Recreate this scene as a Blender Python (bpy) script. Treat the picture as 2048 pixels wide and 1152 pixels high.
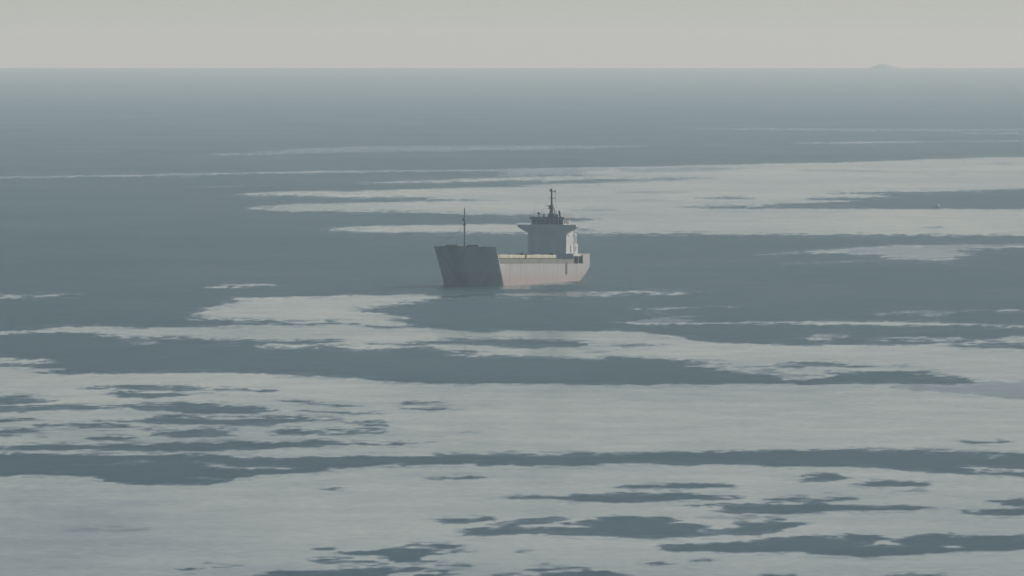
import bpy, bmesh, math, random
import numpy as np
from mathutils import Vector, Matrix

for o in list(bpy.data.objects):
    bpy.data.objects.remove(o, do_unlink=True)
scene = bpy.context.scene
COL = scene.collection
R = math.radians
random.seed(7)

# ------------------------------------------------------------------ camera
EYE = 56.27                       # a cliff-top viewpoint above the sea
cam_d = bpy.data.cameras.new('camera')
cam = bpy.data.objects.new('camera', cam_d); COL.objects.link(cam)
cam.location = (0, 0, EYE)
cam.rotation_euler = (R(90 - 1.2381), 0, 0)
cam_d.sensor_width = 36.0
cam_d.lens = 36.0 * 22727.0 / 2048.0
cam_d.clip_start = 1.0
cam_d.clip_end = 120000.0
scene.camera = cam

# ------------------------------------------------------------------ sky and sun
SUN_AZ, SUN_EL = 48.0, 28.0       # degrees right of the view direction, above the sea
VEIL_COL, VEIL_AMT, VEIL_FALL = (7.35, 7.6, 6.95, 1), 0.9, 9.0
world = bpy.data.worlds.new('World'); scene.world = world
world.use_nodes = True
wn = world.node_tree; wn.nodes.clear()
sky = wn.nodes.new('ShaderNodeTexSky'); sky.sky_type = 'NISHITA'
sky.sun_disc = False
sky.sun_elevation = R(SUN_EL); sky.sun_rotation = R(SUN_AZ)
sky.altitude = 50.0; sky.air_density = 0.6; sky.dust_density = 1.0; sky.ozone_density = 1.0
# milky veil of sea haze low in the sky, the same all round, thinning upward
tcw = wn.nodes.new('ShaderNodeTexCoord'); spw = wn.nodes.new('ShaderNodeSeparateXYZ')
wn.links.new(tcw.outputs['Generated'], spw.inputs['Vector'])
def wmath(op, a, b):
    n = wn.nodes.new('ShaderNodeMath'); n.operation = op
    for k, x in enumerate((a, b)):
        if hasattr(x, 'links'): wn.links.new(x, n.inputs[k])
        else: n.inputs[k].default_value = x
    return n.outputs['Value']
veil_f = wmath('MULTIPLY', wmath('POWER', 2.71828, wmath('MULTIPLY', wmath('MAXIMUM', spw.outputs['Z'], 0.0), -VEIL_FALL)), VEIL_AMT)
tint = wn.nodes.new('ShaderNodeMix'); tint.data_type = 'RGBA'
wn.links.new(veil_f, tint.inputs['Factor'])
tint.inputs['B'].default_value = VEIL_COL
bg = wn.nodes.new('ShaderNodeBackground'); bg.inputs['Strength'].default_value = 0.065
wo = wn.nodes.new('ShaderNodeOutputWorld')
wn.links.new(sky.outputs['Color'], tint.inputs['A'])
wn.links.new(tint.outputs['Result'], bg.inputs['Color'])
wn.links.new(bg.outputs['Background'], wo.inputs['Surface'])

sun_d = bpy.data.lights.new('sun', 'SUN'); sun_d.energy = 3.65; sun_d.angle = R(0.5)
sun_d.color = (1.0, 0.93, 0.81)
sun = bpy.data.objects.new('sun', sun_d); COL.objects.link(sun)
sdir = Vector((math.sin(R(SUN_AZ)) * math.cos(R(SUN_EL)), math.cos(R(SUN_AZ)) * math.cos(R(SUN_EL)), math.sin(R(SUN_EL))))
sun.rotation_euler = sdir.to_track_quat('Z', 'Y').to_euler()
sun.location = (300, 300, 300)

vs = scene.view_settings
vs.view_transform = 'Standard'; vs.look = 'None'; vs.gamma = 1.0; vs.exposure = 0.0
vs.use_curve_mapping = False
cy = scene.cycles
cy.use_denoising = True
cy.max_bounces = 6; cy.volume_bounces = 2; cy.diffuse_bounces = 3; cy.glossy_bounces = 3
cy.sample_clamp_indirect = 4.0

# ------------------------------------------------------------------ material helpers
def new_mat(name):
    m = bpy.data.materials.new(name); m.use_nodes = True
    nt = m.node_tree
    return m, nt, nt.nodes['Principled BSDF']

def paint(name, col, rough=0.55, wear=0.18, streak=True, dirt=(0.16, 0.13, 0.10)):
    """weathered paint: faint blotches, and rust or dirt running down"""
    m, nt, p = new_mat(name)
    N, Lk = nt.nodes, nt.links
    tc = N.new('ShaderNodeTexCoord')
    mp = N.new('ShaderNodeMapping')
    mp.inputs['Scale'].default_value = (0.9, 0.9, 0.10) if streak else (0.6, 0.6, 0.6)
    Lk.new(tc.outputs['Object'], mp.inputs['Vector'])
    n1 = N.new('ShaderNodeTexNoise'); n1.inputs['Scale'].default_value = 1.0; n1.inputs['Detail'].default_value = 5
    Lk.new(mp.outputs['Vector'], n1.inputs['Vector'])
    cr = N.new('ShaderNodeMapRange'); cr.inputs['From Min'].default_value = 0.42; cr.inputs['From Max'].default_value = 0.75
    cr.inputs['To Min'].default_value = 0.0; cr.inputs['To Max'].default_value = wear * 2.2
    Lk.new(n1.outputs['Fac'], cr.inputs['Value'])
    n2 = N.new('ShaderNodeTexNoise'); n2.inputs['Scale'].default_value = 0.35; n2.inputs['Detail'].default_value = 3
    Lk.new(tc.outputs['Object'], n2.inputs['Vector'])
    hv = N.new('ShaderNodeMapRange'); hv.inputs['To Min'].default_value = 1 - wear; hv.inputs['To Max'].default_value = 1 + wear
    hv.inputs['From Min'].default_value = 0.3; hv.inputs['From Max'].default_value = 0.7
    Lk.new(n2.outputs['Fac'], hv.inputs['Value'])
    mx = N.new('ShaderNodeMix'); mx.data_type = 'RGBA'
    mx.inputs['A'].default_value = (*col, 1); mx.inputs['B'].default_value = (*dirt, 1)
    Lk.new(cr.outputs['Result'], mx.inputs['Factor'])
    mul = N.new('ShaderNodeVectorMath'); mul.operation = 'SCALE'
    Lk.new(mx.outputs['Result'], mul.inputs[0]); Lk.new(hv.outputs['Result'], mul.inputs['Scale'])
    Lk.new(mul.outputs['Vector'], p.inputs['Base Color'])
    p.inputs['Roughness'].default_value = rough
    return m

# ------------------------------------------------------------------ sea surface
WATER_PATCHES = """
0|0.50|-152.3,5732.3 -131.5,5836.9 -112.0,6001.2 -87.6,6145.4 -61.0,6190.0 -20.2,6205.0 20.8,6220.1 48.1,6205.0 75.4,6205.0 65.9,6086.9 28.0,6001.2 0.0,5945.4 -32.0,5863.7 -62.7,5836.9 -95.2,5784.1 -128.0,5681.3 -147.8,5656.2
0|0.30|-238.9,5875.8 -228.1,5931.6 -208.0,5917.9 -197.5,5875.8 -196.7,5851.6 -205.2,5836.9 -225.0,5850.2 -237.9,5851.6
0|0.80|-244.6,4734.8 -214.5,4761.2 -186.6,4796.9 -169.6,4824.1 -154.3,4842.3 -134.5,4898.0 -111.0,4926.3 -92.6,4964.5 -71.3,5003.4 -38.5,5023.0 -5.3,5042.8 17.0,5082.9 16.7,4993.6 -5.3,4974.2 -37.8,4939.6 -70.3,4930.1 -91.2,4888.6 -109.4,4855.2 -132.3,4818.6 -152.5,4788.0 -167.4,4761.2 -184.2,4734.8 -211.8,4700.0 -241.9,4682.8
0|0.35|-130.9,4415.2 -116.4,4454.4 -101.2,4493.5 -91.4,4477.0 -91.1,4462.9 -100.2,4446.6 -115.2,4408.3 -130.5,4401.5
0|0.50|123.5,7463.3 168.9,7496.1 221.0,7430.8 269.3,7409.2 335.8,7452.4 383.9,7420.0 380.6,7356.0 326.3,7241.5 261.7,7200.7 214.8,7221.0 164.1,7282.7 122.4,7398.5
0|0.45|273.1,7085.0 304.9,7100.7 364.6,7046.0 362.2,6999.7 298.3,6946.5 271.3,7038.2
0|0.80|158.9,6379.3 191.6,6442.6 221.1,6475.2 246.8,6476.2 245.2,6435.1 216.5,6340.4 187.7,6309.1 157.9,6339.5
0|0.50|243.9,6475.2 275.7,6554.9 338.5,6541.5 336.4,6501.6 270.2,6423.2 242.4,6436.1
0|0.50|104.8,6249.0 111.1,6296.7 114.7,6264.3 114.2,6236.8 109.5,6205.0 104.3,6221.6
0|1.00|-98.5,4247.3 -91.1,4275.7 -78.0,4304.4 -71.1,4319.0 -63.0,4290.0 -50.3,4333.6 -33.5,4378.1 -14.4,4408.3 0.0,4438.9 16.9,4454.4 13.9,3684.3 0.0,3695.0 -15.4,3711.0 -27.1,3749.1 -40.5,3771.2 -53.8,3776.8 -65.6,3782.4 -74.0,3788.0 -81.0,3804.9 -89.3,3850.7
0|1.00|-54.5,3404.7 -50.6,3446.0 -47.3,3478.8 -37.5,3493.1 -26.8,3502.6 -14.5,3512.3 -3.7,3521.9 2.5,3531.7 13.5,3566.1 21.4,3581.1 27.8,3591.2 25.9,3346.8 20.1,3351.2 11.2,3346.8 0.0,3346.8 -18.3,3355.6 -36.1,3364.4 -49.7,3382.2
0|1.00|-5.3,5032.9 0.0,5072.8 28.3,5113.4 58.1,5154.6 86.3,5217.7 119.0,5282.4 159.1,5348.7 195.2,5462.9 228.9,5557.9 252.6,5606.6 309.2,5732.3 179.2,3320.7 149.1,3307.8 135.0,3312.1 113.4,3320.7 74.9,3325.0 55.1,3329.3 33.2,3333.7 15.6,3346.8 13.8,3642.3 11.6,3705.7 13.9,4454.4 -4.7,4470.0
0|0.90|-61.5,4549.5 -49.4,4598.6 -36.6,4623.5 -23.0,4674.2 -13.3,4734.8 -2.9,4788.0 1.3,4761.2 1.2,4648.7 -13.0,4598.6 -25.0,4573.9 -30.0,4549.5 -37.0,4573.9 -48.8,4541.4
1|0.95|-97.4,3995.1 -99.4,4150.8 -94.3,4184.7 -79.7,4171.1 -66.3,4137.3 -55.1,4117.3 -42.5,4130.6 -31.4,4097.5 -22.1,4058.5 -30.8,4026.6 -41.3,4013.9 -49.9,3995.1 -60.2,3976.5 -74.1,3970.3 -80.6,3945.8 -86.1,3921.6 -90.3,3880.0
1|0.45|-25.8,4071.5 -11.5,4084.5 -4.3,4058.5 -16.7,4032.9 -29.1,4032.9
1|0.95|-1.5,3695.0 5.8,3679.0 12.3,3663.2 20.2,3642.3 26.8,3626.8 19.9,3591.2 11.9,3561.2 2.5,3531.7 -3.7,3521.9
1|0.85|-63.3,4438.9 -24.7,4533.3 0.0,4631.9 15.5,4631.9 36.3,4682.8 48.4,4657.2 35.2,4549.5 15.2,4533.3 0.0,4470.0 -14.4,4420.5 -33.6,4385.6 -50.4,4341.0 -63.2,4297.2 -71.2,4326.3 -80.6,4319.0
1|0.45|31.9,4648.7 63.5,4717.3 91.3,4761.2 62.4,4631.9 55.6,4582.1 31.2,4541.4
1|0.80|-15.4,4717.3 0.0,4805.9 20.4,4824.1 38.4,4824.1 20.1,4770.1 0.0,4755.9 -15.2,4682.8
1|0.35|-5.3,5032.9 28.1,5072.8 46.0,5072.8 29.5,4935.8 33.2,4842.3 16.1,4824.1 -5.1,4805.9
1|0.30|46.0,5072.8 84.9,5133.9 106.7,5093.1 82.0,4954.9 51.1,4916.8
1|0.70|19.2,3405.6 22.0,3422.9 25.1,3401.1 25.1,3390.3 21.8,3386.7 19.1,3394.8
1|0.25|17.8,3823.1 28.1,3850.7 34.7,3823.1 34.5,3809.4 27.8,3804.9 17.8,3809.4
1|1.00|115.3,4254.3 132.0,4261.4 159.2,4275.7 171.6,4304.4 196.3,4355.8 237.8,4408.3 209.0,3874.1 173.5,3850.7 162.7,3827.7 148.0,3839.2 136.0,3833.4 120.3,3839.2 105.9,3845.0 86.8,3850.7 72.1,3845.0 63.9,3862.4 58.3,3885.9 68.0,3903.7 82.0,3915.6 93.1,3945.8 104.5,3982.7 117.8,4020.3 124.4,4032.9 113.6,4058.5 101.7,4084.5 114.9,4104.1 129.3,4104.1 140.1,4157.5 133.6,4212.3 124.1,4233.2
1|0.65|68.1,4117.1 75.6,4132.0 84.5,4121.3 88.8,4110.5 88.5,4097.8 83.6,4079.2 74.9,4089.7 67.9,4104.4
1|0.60|124.0,3470.3 127.4,3483.6 129.3,3465.6 128.9,3454.4 126.0,3446.0 123.6,3459.0
1|0.25|173.7,4837.8 180.6,4851.5 189.3,4856.1 188.2,4828.6 177.2,4761.2 172.7,4810.5
1|0.25|224.1,5298.8 230.4,5337.5 233.6,5276.9 232.1,5244.5 225.7,5228.4 222.7,5266.1
1|0.22|40.0,4284.3 52.1,4290.0 68.2,4284.3 68.0,4267.1 51.4,4233.2 39.8,4267.1
1|0.20|126.9,5008.3 146.1,5062.8 160.9,4969.4 160.0,4940.6 143.3,4964.5 126.2,4979.0
1|0.20|40.3,4053.4 49.6,4084.5 56.2,4040.6 56.0,4025.3 49.0,4032.9 40.2,4038.0
0|0.72|73.5,3036.7 83.7,3088.1 92.6,3118.2 105.6,3156.7 123.9,3164.5 143.1,3176.3 164.6,3180.3 161.8,3125.8 140.5,3118.2 127.4,3095.6 119.8,3058.5 121.5,3015.2 117.9,2973.2 111.8,2932.3 103.7,2945.8 93.3,2925.5 98.3,2994.1 90.1,3029.5
0|0.35|54.8,2994.1 73.7,3044.0 92.3,3103.1 93.2,3044.0 81.9,3022.4 72.8,3008.2
0|0.30|68.2,2889.8 78.9,2912.2 92.6,2939.0 100.7,2949.8 100.5,2941.7 91.8,2912.2 78.2,2885.9 68.0,2882.0
0|0.25|109.9,2882.3 113.7,2882.7 117.2,2875.9 117.0,2870.0 112.9,2863.3 109.6,2876.5
0|0.90|-131.3,2541.6 -114.5,2541.6 -107.5,2534.1 -102.0,2536.6 -97.7,2539.1 -94.3,2531.6 -99.3,2524.1 -104.4,2511.7 -108.7,2509.2 -113.2,2511.7 -129.8,2511.7
0|0.85|-70.9,2603.8 -66.6,2636.0 -59.6,2646.9 -57.5,2643.1 -54.5,2644.2 -56.6,2627.9 -59.1,2622.5 -63.9,2619.8 -67.0,2606.4
0|1.00|-67.4,2311.8 -65.2,2337.1 -64.7,2354.4 -61.3,2385.1 -66.2,2412.1 -62.7,2439.8 -59.2,2472.8 -61.3,2492.1 -56.5,2509.2 -51.4,2516.6 -42.7,2524.1 -33.8,2526.6 -25.0,2531.6 -21.7,2539.1 -17.2,2531.6 -10.5,2531.6 -4.9,2546.7 0.0,2556.9 6.3,2562.0 16.5,2564.6 24.4,2569.7 31.1,2562.0 40.2,2564.6 47.0,2556.9 38.8,2546.7 33.1,2539.1 24.1,2531.6 14.0,2526.6 6.2,2519.1 0.0,2526.6 -7.1,2514.1 -13.6,2496.9 -18.0,2487.2 -21.1,2468.0 -24.0,2435.1 -27.6,2421.3 -34.3,2403.1 -29.3,2389.6 -27.6,2371.8 -24.7,2350.0 -19.8,2322.3 -22.8,2311.8 -25.7,2295.2 -22.5,2282.9 -17.4,2266.7 -22.3,2258.7 -28.2,2258.7 -33.5,2278.8 -38.6,2284.9 -46.7,2289.0 -51.7,2295.2 -60.1,2299.3 -63.3,2303.5
0|1.00|-113.3,2192.8 -99.3,2204.1 -94.3,2223.3 -90.1,2238.9 -85.5,2248.7 -78.7,2250.7 -71.5,2242.8 -64.4,2254.7 -58.1,2258.7 -51.0,2264.7 -42.2,2262.7 -33.3,2266.7 -28.2,2254.7 -28.0,2242.8 -25.0,2235.0 -17.1,2238.9 -14.1,2231.1 -9.2,2219.5 -6.2,2211.8 -2.3,2211.8 0.0,2217.5 4.5,2211.8 12.3,2211.8 18.2,2219.5 23.9,2211.8 26.8,2207.9 29.4,2185.3 32.9,2163.1 35.4,2141.4 37.1,2130.6 47.6,2113.0 55.4,2111.3 64.7,2113.0 71.4,2116.5 76.3,2123.6 81.2,2130.6 88.1,2137.8 91.0,2141.4 111.2,2148.6 115.9,2148.6 52.5,971.6 -50.2,971.6
0|0.80|21.8,2380.7 26.0,2398.6 31.4,2407.6 35.7,2416.7 40.1,2422.6 45.6,2430.5 50.1,2416.7 45.3,2414.4 39.8,2405.3 34.3,2391.8 32.0,2378.5 28.0,2391.8
0|0.45|28.2,2367.5 31.0,2376.3 32.3,2358.7 29.6,2350.0
0|0.60|29.2,2320.2 32.5,2337.1 36.4,2324.4 37.0,2295.2 34.6,2274.8 27.6,2270.7 19.6,2274.8 24.8,2287.0
0|0.90|19.6,2274.8 27.7,2282.9 35.7,2280.8 42.8,2284.9 51.6,2289.0 58.2,2297.2 62.3,2299.3 68.2,2291.1 78.2,2289.0 88.0,2282.9 98.9,2266.7 101.8,2258.7 116.5,2250.7 115.9,2238.9 101.3,2246.8 96.9,2254.7 87.2,2262.7 77.2,2260.7 73.2,2258.7 67.6,2270.7 57.6,2272.7 51.2,2272.7 42.6,2270.7 35.6,2270.7 27.5,2266.7
0|0.45|73.5,2350.0 79.7,2363.1 84.5,2380.7 89.0,2389.6 90.6,2376.3 90.6,2324.4 86.9,2332.9 84.6,2354.4 79.0,2343.6
0|0.35|86.8,2386.8 95.3,2390.7 102.7,2391.3 102.6,2387.9 94.9,2379.6 86.6,2383.5
0|0.75|99.9,2387.5 108.0,2397.4 115.6,2397.4 123.6,2387.5 123.3,2382.8 114.9,2381.8 107.3,2381.8 99.7,2382.8
0|0.70|54.6,2152.2 57.8,2185.3 60.4,2192.8 65.5,2185.3 63.5,2166.8 60.2,2152.2 56.3,2146.8
0|0.95|67.3,2150.4 72.9,2163.1 78.9,2170.4 85.5,2166.8 91.2,2155.8 98.3,2181.6 113.1,2185.3 109.9,2123.6 95.7,2123.6 90.3,2123.6 86.0,2134.2 87.6,2148.6 78.3,2153.3 72.4,2146.8
1|0.95|81.8,2106.1 87.3,2120.0 91.3,2125.3 95.9,2127.1 110.1,2127.1 108.1,2088.9 94.0,2086.1 87.9,2089.5 84.6,2099.1
1|0.35|26.8,2207.9 30.9,2219.5 27.1,2227.2 36.7,2215.6 40.2,2192.8 30.4,2185.3
1|1.00|-112.5,2177.8 -98.8,2192.8 -93.5,2204.1 -88.8,2207.9 -80.8,2200.3 -80.2,2185.3 -76.1,2177.8 -68.8,2159.4 -65.1,2163.1 -59.3,2159.4 -53.4,2152.2 -48.4,2146.8 -45.7,2146.8 -43.7,2141.4 -45.3,2127.1 -48.3,2113.0 -47.2,2095.7 -44.7,2099.1 -39.2,2099.1 -35.6,2106.1 -29.9,2095.7 -25.1,2083.7 -20.6,2088.9 -16.1,2095.7 -13.2,2085.4 -11.3,2078.7 -8.6,2073.6 -5.4,2067.6 -8.5,2056.9 -11.6,2048.7 -9.3,2042.1 -5.7,2035.6 -1.3,2042.1 0.0,2035.6 3.2,2038.9 5.9,2042.1 9.5,2029.2 13.0,2025.9 18.4,2032.4 23.8,2029.2 27.2,2022.7 31.5,2013.2 34.0,2003.7 39.5,1995.3 34.7,1988.1 31.3,1972.8 36.0,1963.7 39.2,1951.7 41.4,1934.0 43.3,1905.1 44.5,1885.4 43.0,1874.4 37.5,1868.9 30.9,1868.9 22.7,1870.3 16.9,1866.2 10.3,1864.8 4.6,1871.6 0.0,1874.4 -5.3,1875.8 -12.7,1874.4 -18.6,1882.7 -22.8,1893.8 -25.5,1905.1 -31.5,1913.7 -38.5,1925.2 -43.5,1931.0 -49.8,1936.9 -54.9,1936.9 -61.7,1936.9 -68.5,1935.4 -72.8,1936.9 -75.9,1929.6 -80.8,1934.0 -78.1,1951.7 -84.4,1969.7 -89.3,1981.9 -102.4,1981.9 -103.2,1997.4 -85.5,1994.3 -81.1,2005.3 -87.6,2022.7 -91.5,2029.2 -105.0,2032.4
1|0.90|-48.7,2113.0 -48.3,2145.0 -43.8,2145.0 -41.7,2134.2 -39.0,2141.4 -35.3,2145.0 -31.4,2137.8 -36.0,2128.9 -39.6,2121.8 -43.3,2121.8 -46.2,2123.6
0|0.35|-73.4,2113.0 -71.9,2137.8 -67.3,2148.6 -67.0,2130.6 -69.2,2113.0
0|0.18|-60.8,2113.0 -54.5,2120.0 -48.7,2113.0 -53.1,2102.6
1|0.95|-17.3,2137.8 -13.6,2145.0 -8.9,2150.4 -4.2,2148.6 0.0,2150.4 2.5,2157.6 6.2,2148.6 11.9,2141.4 15.8,2137.8 11.8,2128.9 13.8,2120.0 10.7,2102.6 6.1,2097.4 3.3,2090.6 0.0,2099.1 -4.1,2106.1 -6.9,2111.3 -11.5,2114.8 -14.3,2113.0 -20.9,2116.5 -16.3,2123.6
1|0.55|-25.6,2125.2 -21.9,2121.8 -16.3,2123.6 -13.4,2121.6 -13.4,2118.5 -16.2,2113.0 -21.7,2111.3 -25.6,2122.0
1|0.40|12.6,2111.4 19.1,2110.4 24.8,2115.7 28.9,2107.9 28.8,2104.2 24.6,2103.5 19.0,2098.3 12.6,2107.7
1|0.40|14.7,2068.4 16.5,2073.6 18.7,2066.7 18.7,2063.7 16.4,2063.6 14.6,2065.4
1|0.85|44.9,1975.8 47.1,1994.3 49.9,2003.7 54.3,2002.1 58.5,1994.3 62.4,1978.9 63.8,1971.9 60.3,1968.2 55.2,1971.2 50.0,1971.2 46.5,1969.7
1|0.50|40.6,1980.7 43.3,1981.9 46.3,1980.7 46.2,1977.0 43.0,1969.7 40.6,1977.0
1|0.35|66.7,1978.6 68.6,1988.1 69.9,1975.5 69.7,1970.0 68.0,1969.7 66.5,1973.1
1|1.00|42.6,1877.1 48.2,1899.5 51.8,1910.8 55.4,1919.4 54.1,1931.0 59.4,1939.8 64.7,1944.3 69.9,1945.7 72.2,1935.4 68.4,1928.1 70.6,1919.4 73.7,1910.8 75.8,1885.4 74.7,1873.0 68.0,1870.8 55.7,1870.8 47.4,1869.4 42.1,1873.0
1|0.60|53.7,1950.0 55.8,1954.7 57.6,1948.6 57.5,1945.9 55.5,1945.7 53.7,1947.4
1|0.40|40.3,1963.7 44.5,1957.7 47.4,1936.9 51.3,1922.3 46.6,1902.3 42.2,1893.8 40.6,1936.9
1|0.30|62.0,1863.4 72.2,1871.6 85.6,1899.5 98.6,1905.1 92.6,1787.8 80.6,1787.8 70.3,1823.6 62.9,1842.0
1|1.00|-71.3,1850.0 -67.9,1860.7 -65.1,1863.4 -62.5,1871.6 -59.6,1871.6 -55.3,1863.4 -50.9,1852.6 -46.6,1845.9 -41.5,1842.0 -40.2,1836.7 -37.0,1828.8 -39.1,1822.3 -41.3,1831.4 -44.4,1836.7 -52.4,1835.3 -58.5,1836.7 -63.2,1843.3 -63.3,1852.6 -65.7,1839.3 -68.8,1842.0
1|1.00|-64.4,1821.0 -61.4,1826.2 -55.7,1823.6 -50.0,1821.0 -47.5,1823.6 -51.4,1813.2 -56.0,1805.5 -58.1,1797.9 -62.1,1799.2
1|1.00|-93.3,1805.5 -81.4,1805.5 -78.2,1805.5 -74.6,1795.4 -70.5,1791.6 -67.1,1790.3 -70.2,1782.8 -73.8,1775.4 -76.7,1770.5 -79.8,1770.5 -91.5,1770.5
1|0.95|-90.9,1758.3 -79.2,1755.9 -74.6,1758.3 -70.2,1763.2 -65.2,1755.9 -61.5,1760.7 -57.9,1766.8 -52.5,1768.0 -51.0,1771.7 -47.9,1771.7 -43.9,1760.7 -48.3,1757.6 -46.6,1753.5 -41.9,1751.1 -39.5,1751.1 -36.8,1746.3 -35.7,1739.2 -36.9,1729.7 -38.9,1725.1 -42.0,1722.7 -45.8,1722.7 -49.7,1725.1 -53.0,1734.4 -57.7,1739.2 -61.0,1746.3 -64.8,1743.9 -69.2,1739.2 -73.5,1732.1 -77.9,1727.4 -89.3,1727.4
1|0.95|-88.0,1702.1 -76.6,1699.8 -73.8,1704.4 -71.9,1701.0 -74.1,1693.1 -75.9,1684.1 -87.0,1684.1
1|0.95|-72.3,1673.1 -68.2,1677.5 -64.5,1675.3 -60.9,1677.5 -58.5,1673.1 -55.3,1666.6 -52.5,1662.2 -55.8,1657.9 -60.1,1656.4 -63.8,1657.9 -67.0,1664.4 -69.9,1663.3
1|0.95|-66.3,1690.8 -62.2,1693.1 -58.5,1695.3 -56.6,1704.4 -53.0,1710.1 -50.0,1711.2 -46.9,1706.6 -43.6,1697.6 -40.7,1699.8 -38.4,1702.1 -36.3,1704.4 -31.9,1706.6 -27.9,1697.6 -24.8,1688.6 -23.4,1690.8 -18.9,1691.9 -18.2,1679.7 -18.5,1667.7 -20.8,1666.6 -23.1,1672.0 -24.7,1681.9 -28.5,1686.4 -32.8,1677.5 -34.9,1673.1 -37.6,1667.7 -40.7,1669.8 -43.1,1677.5 -46.0,1675.3 -48.9,1673.1 -52.5,1670.9 -56.5,1679.7 -58.0,1681.9 -61.9,1685.3
1|0.80|-85.5,1653.6 -74.2,1645.1 -72.5,1655.8 -69.8,1649.4 -70.6,1638.8 -73.8,1636.7 -84.8,1640.9
1|0.70|-70.5,1641.8 -68.2,1641.9 -65.8,1638.7 -65.7,1636.8 -68.0,1635.6 -70.5,1639.9
1|0.70|-77.7,1627.5 -72.0,1629.4 -69.4,1628.5 -69.3,1626.1 -71.7,1621.1 -77.5,1625.0
1|0.70|-68.3,1618.9 -67.7,1622.1 -66.9,1620.0 -66.8,1618.1 -67.4,1616.0 -68.2,1617.1
1|1.00|-60.7,1615.0 -59.2,1622.1 -57.4,1621.1 -54.0,1615.0 -55.1,1607.8 -56.9,1606.8 -59.1,1610.9
1|0.85|-54.2,1628.3 -50.7,1636.7 -48.1,1645.1 -45.4,1651.5 -43.2,1651.5 -40.1,1649.4 -41.4,1636.7 -38.9,1628.3 -41.7,1622.1 -44.4,1618.0 -47.9,1613.9 -50.3,1622.1
1|0.70|-55.1,1649.2 -52.7,1652.6 -49.5,1649.2 -49.5,1647.3 -52.5,1646.2 -55.0,1647.3
1|0.95|-34.8,1628.3 -33.9,1643.0 -31.6,1655.8 -30.2,1655.8 -29.3,1645.1 -27.2,1638.8 -28.3,1630.4 -29.6,1623.2 -31.8,1629.4 -33.9,1626.3
1|0.90|-28.1,1655.8 -25.0,1651.5 -22.8,1647.2 -19.1,1647.2 -17.1,1640.9 -17.5,1632.5 -20.4,1628.3 -23.2,1625.2 -27.5,1626.3 -24.1,1638.8 -24.2,1645.1
1|0.65|-36.1,1777.9 -33.3,1785.3 -30.1,1780.4 -28.3,1768.0 -25.2,1765.6 -23.7,1758.3 -25.8,1755.9 -29.8,1763.2 -33.0,1765.6 -35.3,1772.9
1|0.80|-33.2,1732.1 -29.4,1736.8 -26.2,1732.1 -22.4,1727.4 -18.8,1725.1 -21.5,1715.8 -24.5,1720.4 -28.5,1728.6
1|0.90|-18.4,1772.9 -16.0,1779.9 -13.6,1778.4 -11.1,1775.4 -13.6,1770.0 -16.7,1768.0
1|0.80|-17.4,1748.7 -13.4,1746.3 -9.0,1741.5 -11.8,1736.1 -14.1,1740.3
1|0.50|-11.3,1622.0 -10.3,1625.2 -9.0,1623.1 -9.0,1621.2 -10.3,1619.0 -11.3,1620.2
1|0.30|-7.5,1637.6 -6.4,1641.9 -5.0,1639.7 -5.0,1637.8 -6.4,1635.6 -7.5,1635.7
1|1.00|-82.0,1585.9 -71.5,1585.9 -67.4,1587.9 -64.1,1591.8 -57.5,1585.9 -50.7,1589.8 -45.2,1593.8 -39.6,1595.8 -36.0,1597.8 -29.8,1597.8 -27.1,1603.8 -22.8,1601.8 -18.5,1595.8 -16.4,1593.8 -13.7,1599.8 -9.1,1601.8 -15.7,1589.8 -18.5,1587.9 -21.3,1589.8 -25.4,1587.9 -28.8,1578.0 -32.2,1574.2 -35.4,1568.4 -40.3,1566.4 -49.9,1565.5 -56.8,1566.4 -63.8,1568.4 -70.8,1570.3 -81.2,1570.3
1|1.00|-80.4,1555.0 -70.0,1553.1 -65.9,1553.1 -61.1,1551.2 -54.2,1549.3 -46.0,1551.2 -41.1,1547.5 -37.7,1543.7 -34.8,1541.9 -26.1,1543.7 -18.0,1545.6 -16.6,1543.7 -11.2,1545.6 -7.1,1551.2 -5.4,1556.9 -3.7,1553.1 0.0,1558.8 0.7,1555.0 3.1,1553.1 8.6,1554.0 15.4,1551.2 21.0,1556.9 25.8,1558.8 29.3,1560.7 35.2,1563.6 39.8,1568.4 44.0,1572.2 48.2,1572.2 53.5,1566.4 57.5,1562.6 60.3,1562.6 62.8,1556.9 66.8,1555.0 70.1,1555.9 84.1,1558.8 80.7,1494.9 67.6,1498.4 64.5,1500.2 62.0,1503.7 59.7,1505.5 61.3,1494.9 64.0,1489.7 67.0,1486.2 76.7,1481.1 76.0,1467.5 66.2,1469.2 64.1,1475.9 61.0,1481.1 57.1,1481.1 54.0,1484.5 51.1,1494.9 48.7,1502.0 44.8,1503.7 38.2,1506.4 34.0,1507.3 28.3,1510.9 27.1,1517.1 25.1,1514.4 22.3,1510.0 18.4,1513.5 15.1,1517.1 10.8,1518.9 9.1,1514.4 7.1,1511.7 4.4,1510.9 0.0,1512.6 -4.3,1512.6 -5.8,1516.2 -6.7,1521.7 -9.6,1514.4 -13.5,1508.2 -15.6,1510.0 -16.9,1512.6 -18.9,1510.9 -20.1,1503.7 -24.7,1500.2 -25.8,1489.7 -30.3,1482.8 -33.3,1477.6 -35.2,1469.2 -35.8,1454.1 -38.5,1447.5 -40.2,1441.8 -42.8,1441.0 -46.7,1444.2 -50.0,1449.1 -52.7,1453.3 -51.4,1460.8 -53.5,1473.4 -54.9,1477.6 -58.1,1475.9 -60.2,1479.4 -63.2,1474.2 -66.4,1472.5 -76.1,1472.5
0|0.40|-54.8,1516.2 -52.0,1527.1 -49.3,1530.8 -48.4,1521.7 -50.2,1511.7 -52.9,1514.4
0|0.40|-43.9,1523.5 -40.7,1530.8 -39.0,1518.0 -36.8,1509.1 -38.6,1502.0 -41.6,1514.4
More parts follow.
